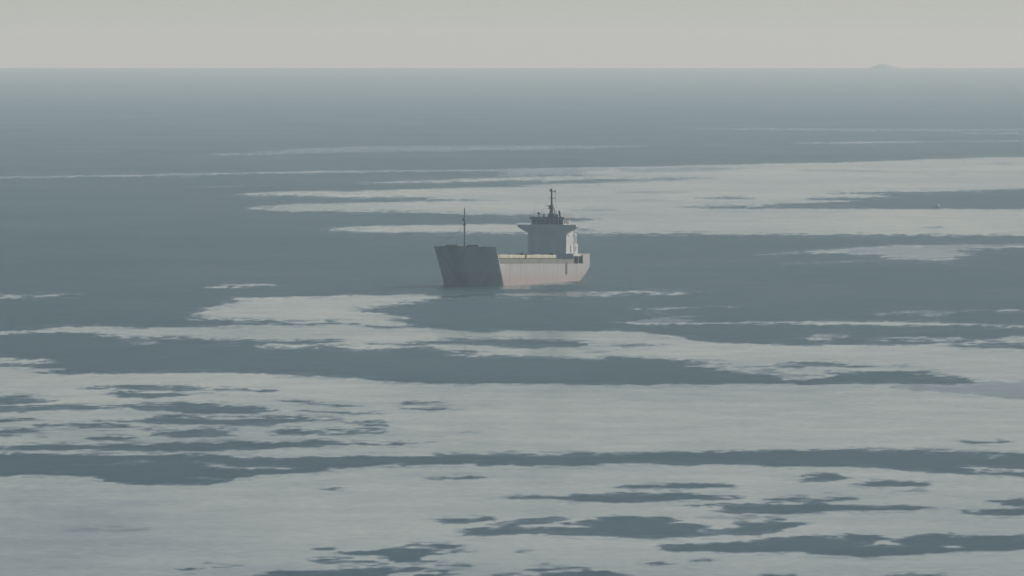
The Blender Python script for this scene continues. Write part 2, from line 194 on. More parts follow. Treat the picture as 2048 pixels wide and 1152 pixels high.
0|0.80|-39.5,1510.9 -36.9,1510.9 -34.0,1507.3 -30.7,1503.7 -26.7,1501.1 -30.5,1494.9 -34.5,1496.7 -37.1,1494.9 -38.6,1502.0
0|0.30|-45.8,1521.6 -45.1,1524.4 -43.9,1521.6 -43.9,1519.9 -44.9,1518.9 -45.8,1519.9
0|0.22|-62.4,1510.1 -59.6,1514.4 -56.2,1511.9 -56.1,1509.8 -59.3,1507.3 -62.3,1508.0
0|0.40|-41.6,1462.4 -40.3,1467.5 -37.7,1465.8 -36.3,1462.4 -38.8,1460.8
0|0.70|-17.4,1510.9 -16.0,1519.8 -14.8,1522.6 -15.3,1515.3
0|0.50|-6.0,1526.4 -5.0,1530.8 -3.6,1530.0 -3.6,1527.8 -5.0,1523.5 -6.0,1524.2
0|0.35|64.2,1532.7 65.6,1544.7 66.5,1547.6 66.3,1543.6 65.0,1531.7 64.0,1528.8
1|1.00|-10.4,1463.3 -8.6,1465.8 -6.4,1472.5 -4.2,1475.1 -2.4,1470.8 -4.1,1464.1 -6.4,1460.8 -8.9,1461.6
1|0.70|-23.6,1430.5 -21.7,1435.3 -20.5,1433.7 -21.6,1427.3
1|1.00|13.3,1436.9 16.2,1441.0 18.8,1442.6 21.4,1444.2 24.0,1447.5 25.9,1446.7 27.0,1442.6 25.0,1434.5 22.5,1433.7 19.9,1431.3 17.4,1433.7 14.9,1432.9
1|1.00|-0.9,1403.0 2.2,1404.5 5.3,1407.6 7.8,1412.3 9.7,1418.6 12.9,1418.6 16.0,1417.0 18.5,1417.0 21.6,1420.9 22.8,1417.0 25.2,1407.6 28.3,1402.2 25.6,1396.8 22.5,1399.1 20.6,1393.8 17.5,1391.5 14.4,1388.5 10.8,1387.7 8.3,1392.3 5.9,1397.6 2.2,1398.4 -0.9,1397.6
1|1.00|35.2,1456.6 37.4,1460.8 38.2,1474.2 40.2,1481.1 42.1,1479.4 43.8,1471.7 42.2,1462.4 40.1,1454.9 37.5,1454.9
1|0.95|41.2,1448.3 44.5,1450.8 45.9,1457.4 47.8,1456.6 50.2,1450.8 52.0,1447.5 53.8,1443.4 51.0,1438.5 47.9,1437.7 45.4,1440.2 43.0,1443.4
1|0.50|37.8,1418.6 38.8,1421.3 39.9,1419.4 39.8,1417.7 38.6,1415.8 37.8,1417.0
1|1.00|30.7,1396.8 33.7,1403.8 36.9,1404.5 40.6,1406.9 43.3,1405.3 41.0,1398.4 37.8,1392.3 37.0,1386.2 41.2,1384.7 44.1,1380.2 48.4,1380.2 51.1,1372.8 48.5,1366.9 44.3,1366.9 39.5,1366.2 36.9,1361.1 34.4,1355.3 30.6,1356.1 27.3,1357.5 24.4,1363.3 26.0,1368.4 25.2,1377.3 21.5,1380.2 24.1,1383.2 26.6,1384.0 29.0,1384.7 31.2,1382.5 33.8,1381.7 34.9,1387.7 32.9,1392.3
1|1.00|57.7,1391.5 60.6,1395.3 63.2,1401.4 72.6,1401.4 71.3,1377.3 62.1,1377.3 60.8,1380.2 61.5,1387.7 59.7,1389.3
1|1.00|53.3,1362.6 55.6,1364.0 58.7,1366.9 61.7,1367.7 70.9,1368.4 70.2,1355.3 61.1,1354.6 55.8,1353.2
1|1.00|-8.3,1333.4 -6.1,1338.3 -4.4,1342.5 -2.3,1343.2 -1.9,1339.0 -3.8,1332.7 -5.5,1327.9 -7.0,1330.6
1|1.00|-6.5,1310.8 -4.9,1313.5 -2.3,1320.3 -3.0,1326.5 -1.4,1329.9 0.0,1341.1 2.1,1343.9 5.1,1349.6 7.5,1343.9 8.4,1341.1 9.2,1338.3 11.0,1345.4 13.4,1348.2 17.0,1349.6 18.1,1345.4 20.2,1336.9 19.4,1329.9 21.4,1327.2 23.0,1321.7 21.7,1310.8 24.1,1316.2 26.0,1324.4 27.4,1335.5 29.2,1339.0 31.6,1339.7 33.8,1331.3 34.7,1327.9 32.9,1320.3 31.8,1310.8 29.5,1300.2 27.7,1294.9 23.7,1296.2 21.4,1292.3 17.9,1288.3 15.1,1290.3 12.3,1292.9 8.3,1296.2 4.3,1299.5 0.0,1300.2 -2.5,1294.9 -5.5,1296.2 -4.5,1304.1
0|0.95|0.1,1320.3 2.1,1327.2 4.4,1328.6 6.2,1335.5 8.6,1342.5 8.9,1338.3 6.2,1330.6 4.9,1325.1 7.3,1322.4 8.9,1316.9 6.1,1316.9 3.3,1318.3
0|0.40|20.2,1304.1 21.7,1309.5 23.5,1313.5 22.5,1306.8
1|1.00|15.5,1271.7 17.2,1272.9 18.9,1274.2 21.1,1276.8 24.0,1279.3 26.4,1284.5 28.2,1291.0 29.2,1293.6 30.4,1293.6 32.8,1294.9 35.4,1294.9 35.8,1288.3 36.4,1291.0 37.2,1298.8 38.7,1300.2 40.0,1302.1 40.8,1293.6 42.1,1283.2 40.9,1271.7 42.3,1271.7 43.3,1275.5 43.7,1289.6 45.5,1297.5 47.3,1301.5 50.1,1304.1 50.0,1296.2 48.9,1285.8 51.1,1294.9 54.1,1298.8 56.9,1297.5 58.3,1292.3 63.7,1284.5 62.7,1264.1 56.9,1261.6 53.0,1257.9 48.5,1256.7 45.5,1250.5 42.6,1245.6 38.6,1243.2 34.4,1246.8 31.8,1253.0 28.3,1254.8 23.5,1255.4 19.1,1256.0 16.4,1256.0 15.6,1262.9
0|0.70|47.5,1267.9 48.5,1271.0 50.1,1269.1 48.8,1266.0
0|0.35|37.6,1262.9 38.8,1275.5 40.7,1280.6 39.4,1266.6
1|0.60|-0.8,1255.4 0.3,1257.3 1.3,1256.0 1.3,1254.9 0.3,1253.6 -0.8,1254.2
1|0.95|14.6,1225.3 16.5,1227.3 18.3,1225.3 17.0,1222.4 15.1,1222.4
1|0.90|19.4,1233.6 21.6,1236.0 22.2,1232.4 20.6,1230.0
1|0.40|13.4,1233.5 14.5,1235.4 15.2,1233.5 15.2,1232.5 14.4,1231.8 13.4,1232.5
1|0.85|2.3,1211.4 4.1,1216.5 6.2,1218.3 8.0,1218.3 5.7,1213.7 3.8,1208.5
1|0.50|2.0,1224.8 2.8,1226.5 3.6,1226.0 3.6,1224.6 2.7,1221.8 2.0,1223.4
1|1.00|0.3,1196.6 3.5,1201.1 5.6,1206.8 7.8,1208.5 9.9,1209.1 11.4,1203.4 14.1,1200.0 16.1,1196.0 15.9,1183.3 0.3,1183.3
1|0.90|39.3,1197.2 42.6,1200.5 45.2,1199.4 46.6,1194.4 42.3,1191.0
1|0.90|25.1,1197.7 28.3,1199.4 30.4,1196.6 28.1,1188.8
1|0.95|-21.9,1260.4 -20.2,1262.9 -18.4,1260.4 -20.4,1257.3
1|0.95|-13.4,1266.6 -11.4,1272.9 -9.8,1275.5 -7.5,1273.6 -4.9,1269.8 -6.9,1265.4 -8.6,1263.5 -10.8,1267.3 -12.5,1264.7
1|1.00|-18.8,1253.0 -17.4,1256.7 -15.8,1260.4 -13.0,1261.0 -10.8,1260.4 -8.5,1255.4 -4.5,1256.0 -6.8,1251.1 -9.0,1246.8 -10.6,1242.0 -9.1,1234.8 -8.9,1231.2 -11.0,1228.2 -13.7,1228.2 -14.9,1233.6 -13.9,1239.6 -14.5,1243.2 -16.7,1245.0 -18.3,1246.8
1|1.00|-22.6,1232.4 -20.9,1237.2 -18.8,1238.4 -16.5,1236.0 -15.5,1227.7 -18.1,1228.2 -20.2,1225.3 -22.1,1229.4
1|0.90|-14.6,1220.7 -13.4,1223.0 -12.3,1220.7 -12.3,1219.3 -13.4,1218.3 -14.6,1219.3
1|1.00|-26.8,1197.7 -25.7,1205.6 -25.3,1211.9 -21.5,1211.4 -17.9,1214.8 -14.1,1213.7 -10.9,1214.8 -10.1,1218.9 -8.7,1214.8 -10.3,1207.9 -11.6,1201.1 -12.0,1193.2 -11.9,1175.7 -27.1,1175.7
1|0.90|-9.3,1197.2 -7.6,1204.5 -6.1,1207.3 -4.3,1204.5 -5.8,1199.4 -7.1,1195.5
1|0.55|-8.0,1220.6 -6.1,1222.7 -4.4,1220.1 -4.4,1218.8 -6.1,1218.6 -7.9,1219.4
1|0.90|-1.1,1199.4 0.8,1201.7 2.0,1196.6 -0.7,1194.4
1|0.90|-36.4,1212.5 -34.5,1217.7 -33.0,1214.2 -34.3,1209.6
1|0.85|-33.4,1216.0 -31.9,1220.6 -30.3,1221.8 -28.5,1221.8 -30.8,1217.7 -32.0,1214.8
1|0.80|-34.8,1227.9 -34.1,1230.3 -33.1,1228.5 -33.1,1226.9 -33.9,1225.0 -34.8,1226.3
1|0.40|-34.9,1204.0 -34.0,1206.8 -32.9,1205.2 -32.8,1203.8 -33.8,1202.2 -34.9,1202.7
1|0.85|63.1,1599.8 66.1,1603.2 70.2,1601.8 67.8,1594.8 64.9,1592.8
1|0.30|47.4,1422.7 50.0,1428.1 52.4,1424.3 52.4,1422.4 49.8,1421.7 47.3,1420.8
1|0.20|22.3,1346.6 27.1,1348.2 31.8,1349.5 31.8,1346.9 26.9,1339.7 22.3,1344.1
1|0.20|-52.2,1312.0 -46.6,1317.6 -41.7,1309.4 -41.7,1306.9 -46.4,1309.5 -52.1,1309.6
0|1.00|-2.8,2608.5 0.7,2630.6 6.5,2649.6 12.5,2669.0 16.6,2671.2 16.5,2661.2 12.3,2636.0 6.5,2617.1 0.7,2598.5 -2.7,2599.0
"""

def vnoise(x, y, seed):
    xi = np.floor(x).astype(np.int64); yi = np.floor(y).astype(np.int64)
    fx = x - xi; fy = y - yi
    fx = fx * fx * (3 - 2 * fx); fy = fy * fy * (3 - 2 * fy)
    def h(a, b):
        n = (a * 374761393 + b * 668265263 + seed * 1442695041) & 0x7fffffff
        n = ((n ^ (n >> 13)) * 1274126177) & 0x7fffffff
        return ((n ^ (n >> 16)) & 0xffff) / 65535.0 * 2 - 1
    return (h(xi, yi) * (1 - fx) + h(xi + 1, yi) * fx) * (1 - fy) + (h(xi, yi + 1) * (1 - fx) + h(xi + 1, yi + 1) * fx) * fy

def in_poly(px, py, poly):
    ins = np.zeros(px.shape, bool)
    n = len(poly)
    for i in range(n):
        x0, y0 = poly[i]; x1, y1 = poly[(i + 1) % n]
        if y0 == y1: continue
        c = ((y0 > py) != (y1 > py)) & (px < (x1 - x0) * (py - y0) / (y1 - y0) + x0)
        ins ^= c
    return ins

def build_sea():
    FAR = 25000.0
    # rows: finer where the sheet is near, columns: finer in the middle
    q = np.linspace(1 / FAR, 1 / 1080.0, 620)
    rows = np.concatenate([[200.0, 320.0, 450.0, 600.0, 760.0, 900.0, 1000.0], (1.0 / q)[::-1]])
    fine = np.linspace(-0.0475, 0.0475, 901)
    side = np.concatenate([np.arange(0.0479, 0.15, 0.0007), np.array([0.155, 0.165, 0.18, 0.2, 0.23, 0.28, 0.36, 0.5, 0.7, 1.0, 1.5, 2.4])])
    cols = np.concatenate([-side[::-1], fine, side])
    nr, nc = len(rows), len(cols)
    Y = np.repeat(rows[:, None], nc, 1); X = rows[:, None] * cols[None, :]
    patches = []
    for ln in WATER_PATCHES.strip().split('\n'):
        v, a, pts = ln.split('|')
        pl = [tuple(map(float, p.split(','))) for p in pts.split()]
        patches.append((int(v), float(a), pl, min(p[0] for p in pl), max(p[0] for p in pl), min(p[1] for p in pl), max(p[1] for p in pl)))
    acc = np.zeros((nr, nc))
    dcol = 0.0475 * 2 / 900
    for k, (jx, jy) in enumerate(((-.3, -.15), (.1, -.4), (-.1, .35), (.35, .2))):
        step = Y * Y * (q[1] - q[0])                      # row spacing in metres
        sx = X + jx * dcol * Y; sy = Y + jy * step
        # wind-torn edges
        wob = 0.55 * vnoise(sx / 9.0, sy / 30.0, 3) + 0.45 * vnoise(sx / 3.5, sy / 12.0, 5) + 0.3 * vnoise(sx / 1.6, sy / 6.0, 9)
        wob2 = vnoise(sx / 7.0, sy / 20.0, 11) + 0.6 * vnoise(sx / 2.5, sy / 9.0, 13)
        wob = wob + 0.5 * vnoise(sx / 0.9, sy / 4.0, 15) + 0.5 * vnoise(sx / 2.0, sy / 8.0, 17)
        sy = sy + wob * np.minimum(step * 1.2, 11.0)
        shear = 0.6 * vnoise(sx / 14.0, sy / 3.2, 31) + 0.6 * vnoise(sx / 7.0, sy / 7.0, 33) + 0.7 * vnoise(sx / 20.0, sy / 22.0, 35)
        sx = sx + wob2 * 0.0004 * Y + shear * 0.0011 * Y
        m = np.ones((nr, nc))
        for v, a, pl, x0, x1, y0, y1 in patches:
            b = (sx >= x0) & (sx <= x1) & (sy >= y0) & (sy <= y1)
            idx = np.nonzero(b)
            if len(idx[0]) == 0: continue
            ins = in_poly(sx[idx], sy[idx], pl)
            r, c = idx[0][ins], idx[1][ins]
            m[r, c] = m[r, c] * (1 - a) + v * a
        acc += m / 4
    # the same kind of streaky calm and ripple goes on beyond the charted water
    s = 0.6 * vnoise(X / 320.0, Y / 420.0 + X / 2600, 21) + 0.4 * vnoise(X / 110.0, Y / 170.0, 23)
    s = s + np.where(np.abs(X / Y) < 0.15, 0.2 * vnoise(X / 24, Y / 50, 25), 0.0)
    free = np.clip(0.45 + np.clip((Y - 1500) / 4000.0, 0, 0.7) + s * 2.0, 0, 1)
    w = np.clip((np.abs(X / Y) - 0.0468) / 0.009, 0, 1)
    w = np.maximum(w, np.clip((1090 - Y) / 60.0, 0, 1))
    acc = acc * (1 - w) + free * w
    # wind-feathered borders: torn into streaks and flecks where calm and ripple meet
    def blur(a, nx, ny):
        for _ in range(nx):
            b = a.copy(); b[:, 1:-1] = 0.5 * a[:, 1:-1] + 0.25 * (a[:, :-2] + a[:, 2:]); a = b
        for _ in range(ny):
            b = a.copy(); b[1:-1] = 0.5 * a[1:-1] + 0.25 * (a[:-2] + a[2:]); a = b
        return a
    wide = blur(acc, 80, 6)
    edge = np.clip(blur(np.abs(acc - wide), 25, 3) * 2.6, 0, 1)
    fl = 0.45 * vnoise(X / 1.5, Y / 3.0, 47) + 0.5 * vnoise(X / 7.0, Y / 9.0, 41) + 0.65 * vnoise(X / 2.6, Y / 5.0, 43) + 0.35 * vnoise(X / 20.0, Y / 16.0, 45)
    soft = blur(acc, 6, 2)
    lee = np.zeros_like(acc); lee[1:-1] = soft[:-2] - soft[2:]      # ripple frays on its far, upwind border
    edge = edge * (0.65 + 1.1 / (1 + np.exp(-lee * 14)))
    edge = edge * np.clip(2700.0 / Y, 0.3, 1.0)
    fl = fl + 0.5 * vnoise(X / 0.8, Y / 3.5, 49)
    acc = np.clip(0.7 * acc + 0.3 * blur(acc, 14, 1) + fl * edge * 0.95, 0, 1.05)
    acc = blur(acc, 1, 0)
    # faint breaths of air over the near calm
    for gx, gy, ga, gb, amp in ((-48, 1325, 24, 130, 0.17), (4, 1370, 16, 40, 0.10), (30, 1180, 40, 70, 0.10), (-20, 1150, 30, 70, 0.11), (62, 1800, 30, 120, 0.05)):
        acc = acc + amp * np.exp(-((X - gx) / ga) ** 2 - ((Y - gy) / gb) ** 2)
    verts = np.stack([X, Y, np.zeros_like(X)], -1).reshape(-1, 3)
    i = np.arange(nr - 1)[:, None] * nc + np.arange(nc - 1)[None, :]
    quads = np.stack([i, i + 1, i + nc + 1, i + nc], -1).reshape(-1, 4)
    # the rest of the sea, to the sides and behind
    base = len(verts)
    W = 60000.0
    c0, c1 = 0, nc - 1
    extra = np.array([(-W, -25000, 0), (W, -25000, 0), (W, 200, 0), (-W, 200, 0), (W, FAR, 0), (-W, FAR, 0)], float)
    verts = np.concatenate([verts, extra])
    eq = [[base, base + 1, base + 2, base + 3],
          [c1, base + 2, base + 4, (nr - 1) * nc + c1],
          [base + 3, c0, (nr - 1) * nc + c0, base + 5]]
    quads = np.concatenate([quads, np.array(eq)])
    me = bpy.data.meshes.new('sea')
    me.vertices.add(len(verts)); me.vertices.foreach_set('co', verts.astype(np.float32).ravel())
    me.loops.add(quads.size); me.loops.foreach_set('vertex_index', quads.astype(np.int32).ravel())
    me.polygons.add(len(quads))
    me.polygons.foreach_set('loop_start', (np.arange(len(quads)) * 4).astype(np.int32))
    me.update(calc_edges=True)
    at = me.attributes.new('ripple', 'FLOAT', 'POINT')
    vals = np.concatenate([acc.ravel(), np.full(6, 0.6)])
    at.data.foreach_set('value', vals.astype(np.float32))
    o = bpy.data.objects.new('sea', me); COL.objects.link(o)
    o['kind'] = 'structure'
    return o

def sea_material():
    m, nt, p = new_mat('sea_water')
    N, Lk = nt.nodes, nt.links
    at = N.new('ShaderNodeAttribute'); at.attribute_name = 'ripple'
    geo = N.new('ShaderNodeNewGeometry')
    def noise(scale, detail, lo, hi, stretch=(1, 1, 1)):
        mp = N.new('ShaderNodeMapping'); mp.inputs['Scale'].default_value = stretch
        Lk.new(geo.outputs['Position'], mp.inputs['Vector'])
        n = N.new('ShaderNodeTexNoise'); n.inputs['Scale'].default_value = scale; n.inputs['Detail'].default_value = detail
        Lk.new(mp.outputs['Vector'], n.inputs['Vector'])
        r = N.new('ShaderNodeMapRange'); r.inputs['From Min'].default_value = 0.3; r.inputs['From Max'].default_value = 0.7
        r.inputs['To Min'].default_value = lo; r.inputs['To Max'].default_value = hi
        r.clamp = False
        Lk.new(n.outputs['Fac'], r.inputs['Value'])
        return r.outputs['Result']
    def math_(op, a, b):
        n = N.new('ShaderNodeMath'); n.operation = op
        for k, x in enumerate((a, b)):
            if hasattr(x, 'links'): Lk.new(x, n.inputs[k])
            else: n.inputs[k].default_value = x
        return n.outputs['Value']
    broad = noise(0.012, 3, -0.10, 0.10, (1, 0.35, 1))
    mid = noise(0.09, 3, -0.06, 0.06, (1, 0.5, 1))
    fine = noise(0.6, 2, -0.05, 0.05, (1, 0.35, 1))
    r = math_('ADD', math_('ADD', math_('ADD', at.outputs['Fac'], broad), mid), fine)
    mr = N.new('ShaderNodeMapRange')
    mr.inputs['From Min'].default_value = 0.0; mr.inputs['From Max'].default_value = 1.0
    mr.inputs['To Min'].default_value = SLICK_ROUGH; mr.inputs['To Max'].default_value = RIPPLE_ROUGH
    mr.clamp = False
    Lk.new(r, mr.inputs['Value'])
    mx = math_('MAXIMUM', mr.outputs['Result'], 0.03)
    Lk.new(mx, p.inputs['Roughness'])
    p.inputs['Base Color'].default_value = (0.012, 0.06, 0.066, 1)
    p.inputs['IOR'].default_value = 1.333
    return m

SLICK_ROUGH, RIPPLE_ROUGH = 0.12, 0.40
sea = build_sea()
sea.data.materials.append(sea_material())

# ------------------------------------------------------------------ haze
HAZE_DENSITY = 8.2e-5
HAZE_COL = (0.69, 0.91, 1.0, 1)       # thin sea air scatters blue a little more than red
def build_haze():
    bm = bmesh.new()
    bmesh.ops.create_cube(bm, size=1.0)
    lo, hi = Vector((-62000, -27000, -1.0)), Vector((62000, 25200, 80.0))
    for v in bm.verts:
        v.co = Vector([lo[i] + (v.co[i] + 0.5) * (hi[i] - lo[i]) for i in range(3)])
    me = bpy.data.meshes.new('haze'); bm.to_mesh(me); bm.free()
    o = bpy.data.objects.new('haze', me); COL.objects.link(o); o['kind'] = 'stuff'
    m = bpy.data.materials.new('sea_haze'); m.use_nodes = True
    nt = m.node_tree; nt.nodes.clear()
    out = nt.nodes.new('ShaderNodeOutputMaterial'); pv = nt.nodes.new('ShaderNodeVolumePrincipled')
    pv.inputs['Color'].default_value = HAZE_COL
    pv.inputs['Absorption Color'].default_value = (1, 1, 1, 1)
    pv.inputs['Density'].default_value = HAZE_DENSITY
    pv.inputs['Anisotropy'].default_value = 0.2
    nt.links.new(pv.outputs['Volume'], out.inputs['Volume'])
    o.data.materials.append(m)
    return o
haze = build_haze()

# ------------------------------------------------------------------ mesh helpers
def link(name, bm, mat, parent=None, smooth=False):
    bmesh.ops.recalc_face_normals(bm, faces=bm.faces)
    me = bpy.data.meshes.new(name); bm.to_mesh(me); bm.free()
    if smooth:
        for f in me.polygons: f.use_smooth = True
    me.materials.append(mat)
    o = bpy.data.objects.new(name, me); COL.objects.link(o)
    if parent is not None: o.parent = parent
    return o

def box(bm, x0, x1, y0, y1, z0, z1, bev=0.0):
    r = bmesh.ops.create_cube(bm, size=1.0)
    for v in r['verts']:
        v.co = Vector((x0 + (v.co.x + .5) * (x1 - x0), y0 + (v.co.y + .5) * (y1 - y0), z0 + (v.co.z + .5) * (z1 - z0)))
    if bev > 0:
        es = list({e for v in r['verts'] for e in v.link_edges})
        bmesh.ops.bevel(bm, geom=es, offset=bev, segments=1, affect='EDGES')

def tube(bm, p0, p1, r0, r1=None, seg=8):
    p0, p1 = Vector(p0), Vector(p1); r1 = r0 if r1 is None else r1
    d = (p1 - p0); L = d.length
    rot = d.to_track_quat('Z', 'Y').to_matrix().to_4x4()
    bmesh.ops.create_cone(bm, cap_ends=True, segments=seg, radius1=r0, radius2=r1, depth=L,
                          matrix=Matrix.Translation((p0 + p1) / 2) @ rot)

def prism(bm, pts, x0, x1):
    """outline in the (y, z) plane drawn out along x"""
    a = [bm.verts.new((x0, y, z)) for y, z in pts]; b = [bm.verts.new((x1, y, z)) for y, z in pts]
    bm.faces.new(a); bm.faces.new(b[::-1])
    n = len(pts)
    for i in range(n):
        bm.faces.new((a[i], b[i], b[(i + 1) % n], a[(i + 1) % n]))

def part(name, mat, parent, fn, smooth=False):
    bm = bmesh.new(); fn(bm)
    return link(name, bm, mat, parent, smooth)

def boxpart(name, mat, parent, *dims, bev=0.0):
    return part(name, mat, parent, lambda bm: box(bm, *dims, bev=bev))

# ------------------------------------------------------------------ cargo ship
def hull_material():
    m, nt, p = new_mat('hull_paint')
    N, Lk = nt.nodes, nt.links
    tc = N.new('ShaderNodeTexCoord'); sep = N.new('ShaderNodeSeparateXYZ')
    Lk.new(tc.outputs['Object'], sep.inputs['Vector'])
    n0 = N.new('ShaderNodeTexNoise'); n0.inputs['Scale'].default_value = 0.25; n0.inputs['Detail'].default_value = 4
    Lk.new(tc.outputs['Object'], n0.inputs['Vector'])
    ad = N.new('ShaderNodeMath'); ad.operation = 'MULTIPLY_ADD'; ad.inputs[1].default_value = 1.4
    Lk.new(n0.outputs['Fac'], ad.inputs[0]); Lk.new(sep.outputs['Z'], ad.inputs[2])
    mr = N.new('ShaderNodeMapRange'); mr.inputs['From Min'].default_value = 2.2; mr.inputs['From Max'].default_value = 3.6
    Lk.new(ad.outputs['Value'], mr.inputs['Value'])
    base = N.new('ShaderNodeMix'); base.data_type = 'RGBA'
    base.inputs['A'].default_value = (0.34, 0.275, 0.285, 1)      # faded red lower paint
    base.inputs['B'].default_value = (0.345, 0.345, 0.365, 1)      # grey topsides
    Lk.new(mr.outputs['Result'], base.inputs['Factor'])
    mp = N.new('ShaderNodeMapping'); mp.inputs['Scale'].default_value = (0.55, 0.3, 0.05)
    Lk.new(tc.outputs['Object'], mp.inputs['Vector'])
    n1 = N.new('ShaderNodeTexNoise'); n1.inputs['Scale'].default_value = 1.0; n1.inputs['Detail'].default_value = 6
    Lk.new(mp.outputs['Vector'], n1.inputs['Vector'])
    st = N.new('ShaderNodeMapRange'); st.inputs['From Min'].default_value = 0.50; st.inputs['From Max'].default_value = 0.78
    st.inputs['To Max'].default_value = 0.7
    Lk.new(n1.outputs['Fac'], st.inputs['Value'])
    rust = N.new('ShaderNodeMix'); rust.data_type = 'RGBA'
    rust.inputs['B'].default_value = (0.20, 0.15, 0.12, 1)
    Lk.new(base.outputs['Result'], rust.inputs['A']); Lk.new(st.outputs['Result'], rust.inputs['Factor'])
    Lk.new(rust.outputs['Result'], p.inputs['Base Color'])
    p.inputs['Roughness'].default_value = 0.6
    return m

HB = 7.25
def stem(z): return 78.0 + 7.0 * max(0.0, min(1.0, z / 8.6)) + 1.1 * max(0.0, z / 8.6) ** 3 + min(0, z) * 0.3
def sternx(z): return -2.6 + 8.8 * max(0.0, 1 - max(z, -1.5) / 3.9) ** 1.15
BOW = ((0, 1), (.03, .997), (.06, .985), (.09, .966), (.13, .935), (.2, .875), (.3, .785), (.4, .69), (.5, .595), (.6, .495), (.7, .395), (.8, .315), (.86, .265), (.91, .215), (.95, .165), (.98, .105), (.995, .05), (1, 0))
def plan(z, n_mid=14):
    """one waterline, stern to stem: list of (s, half breadth)"""
    out = []
    s0, s1 = sternx(z), stem(z)
    for k in range(7):                                    # rounded quarter
        a = k / 6 * math.pi / 2
        out.append((s0 + 3.4 * (1 - math.cos(a)), 5.1 + (HB - 5.1) * math.sin(a)))
    LB = 9.0 + 1.1 * max(0.0, z / 8.6) ** 3
    m0, m1 = s0 + 3.4, s1 - LB
    for k in range(1, n_mid):
        out.append((m0 + (m1 - m0) * k / n_mid, HB))
    fl = 1 + 0.045 * max(0.0, z / 8.6) ** 2
    out.append((m1 - 0.5, HB))
    for t, b in BOW:
        out.append((m1 + LB * t, HB * b * fl))
    return out

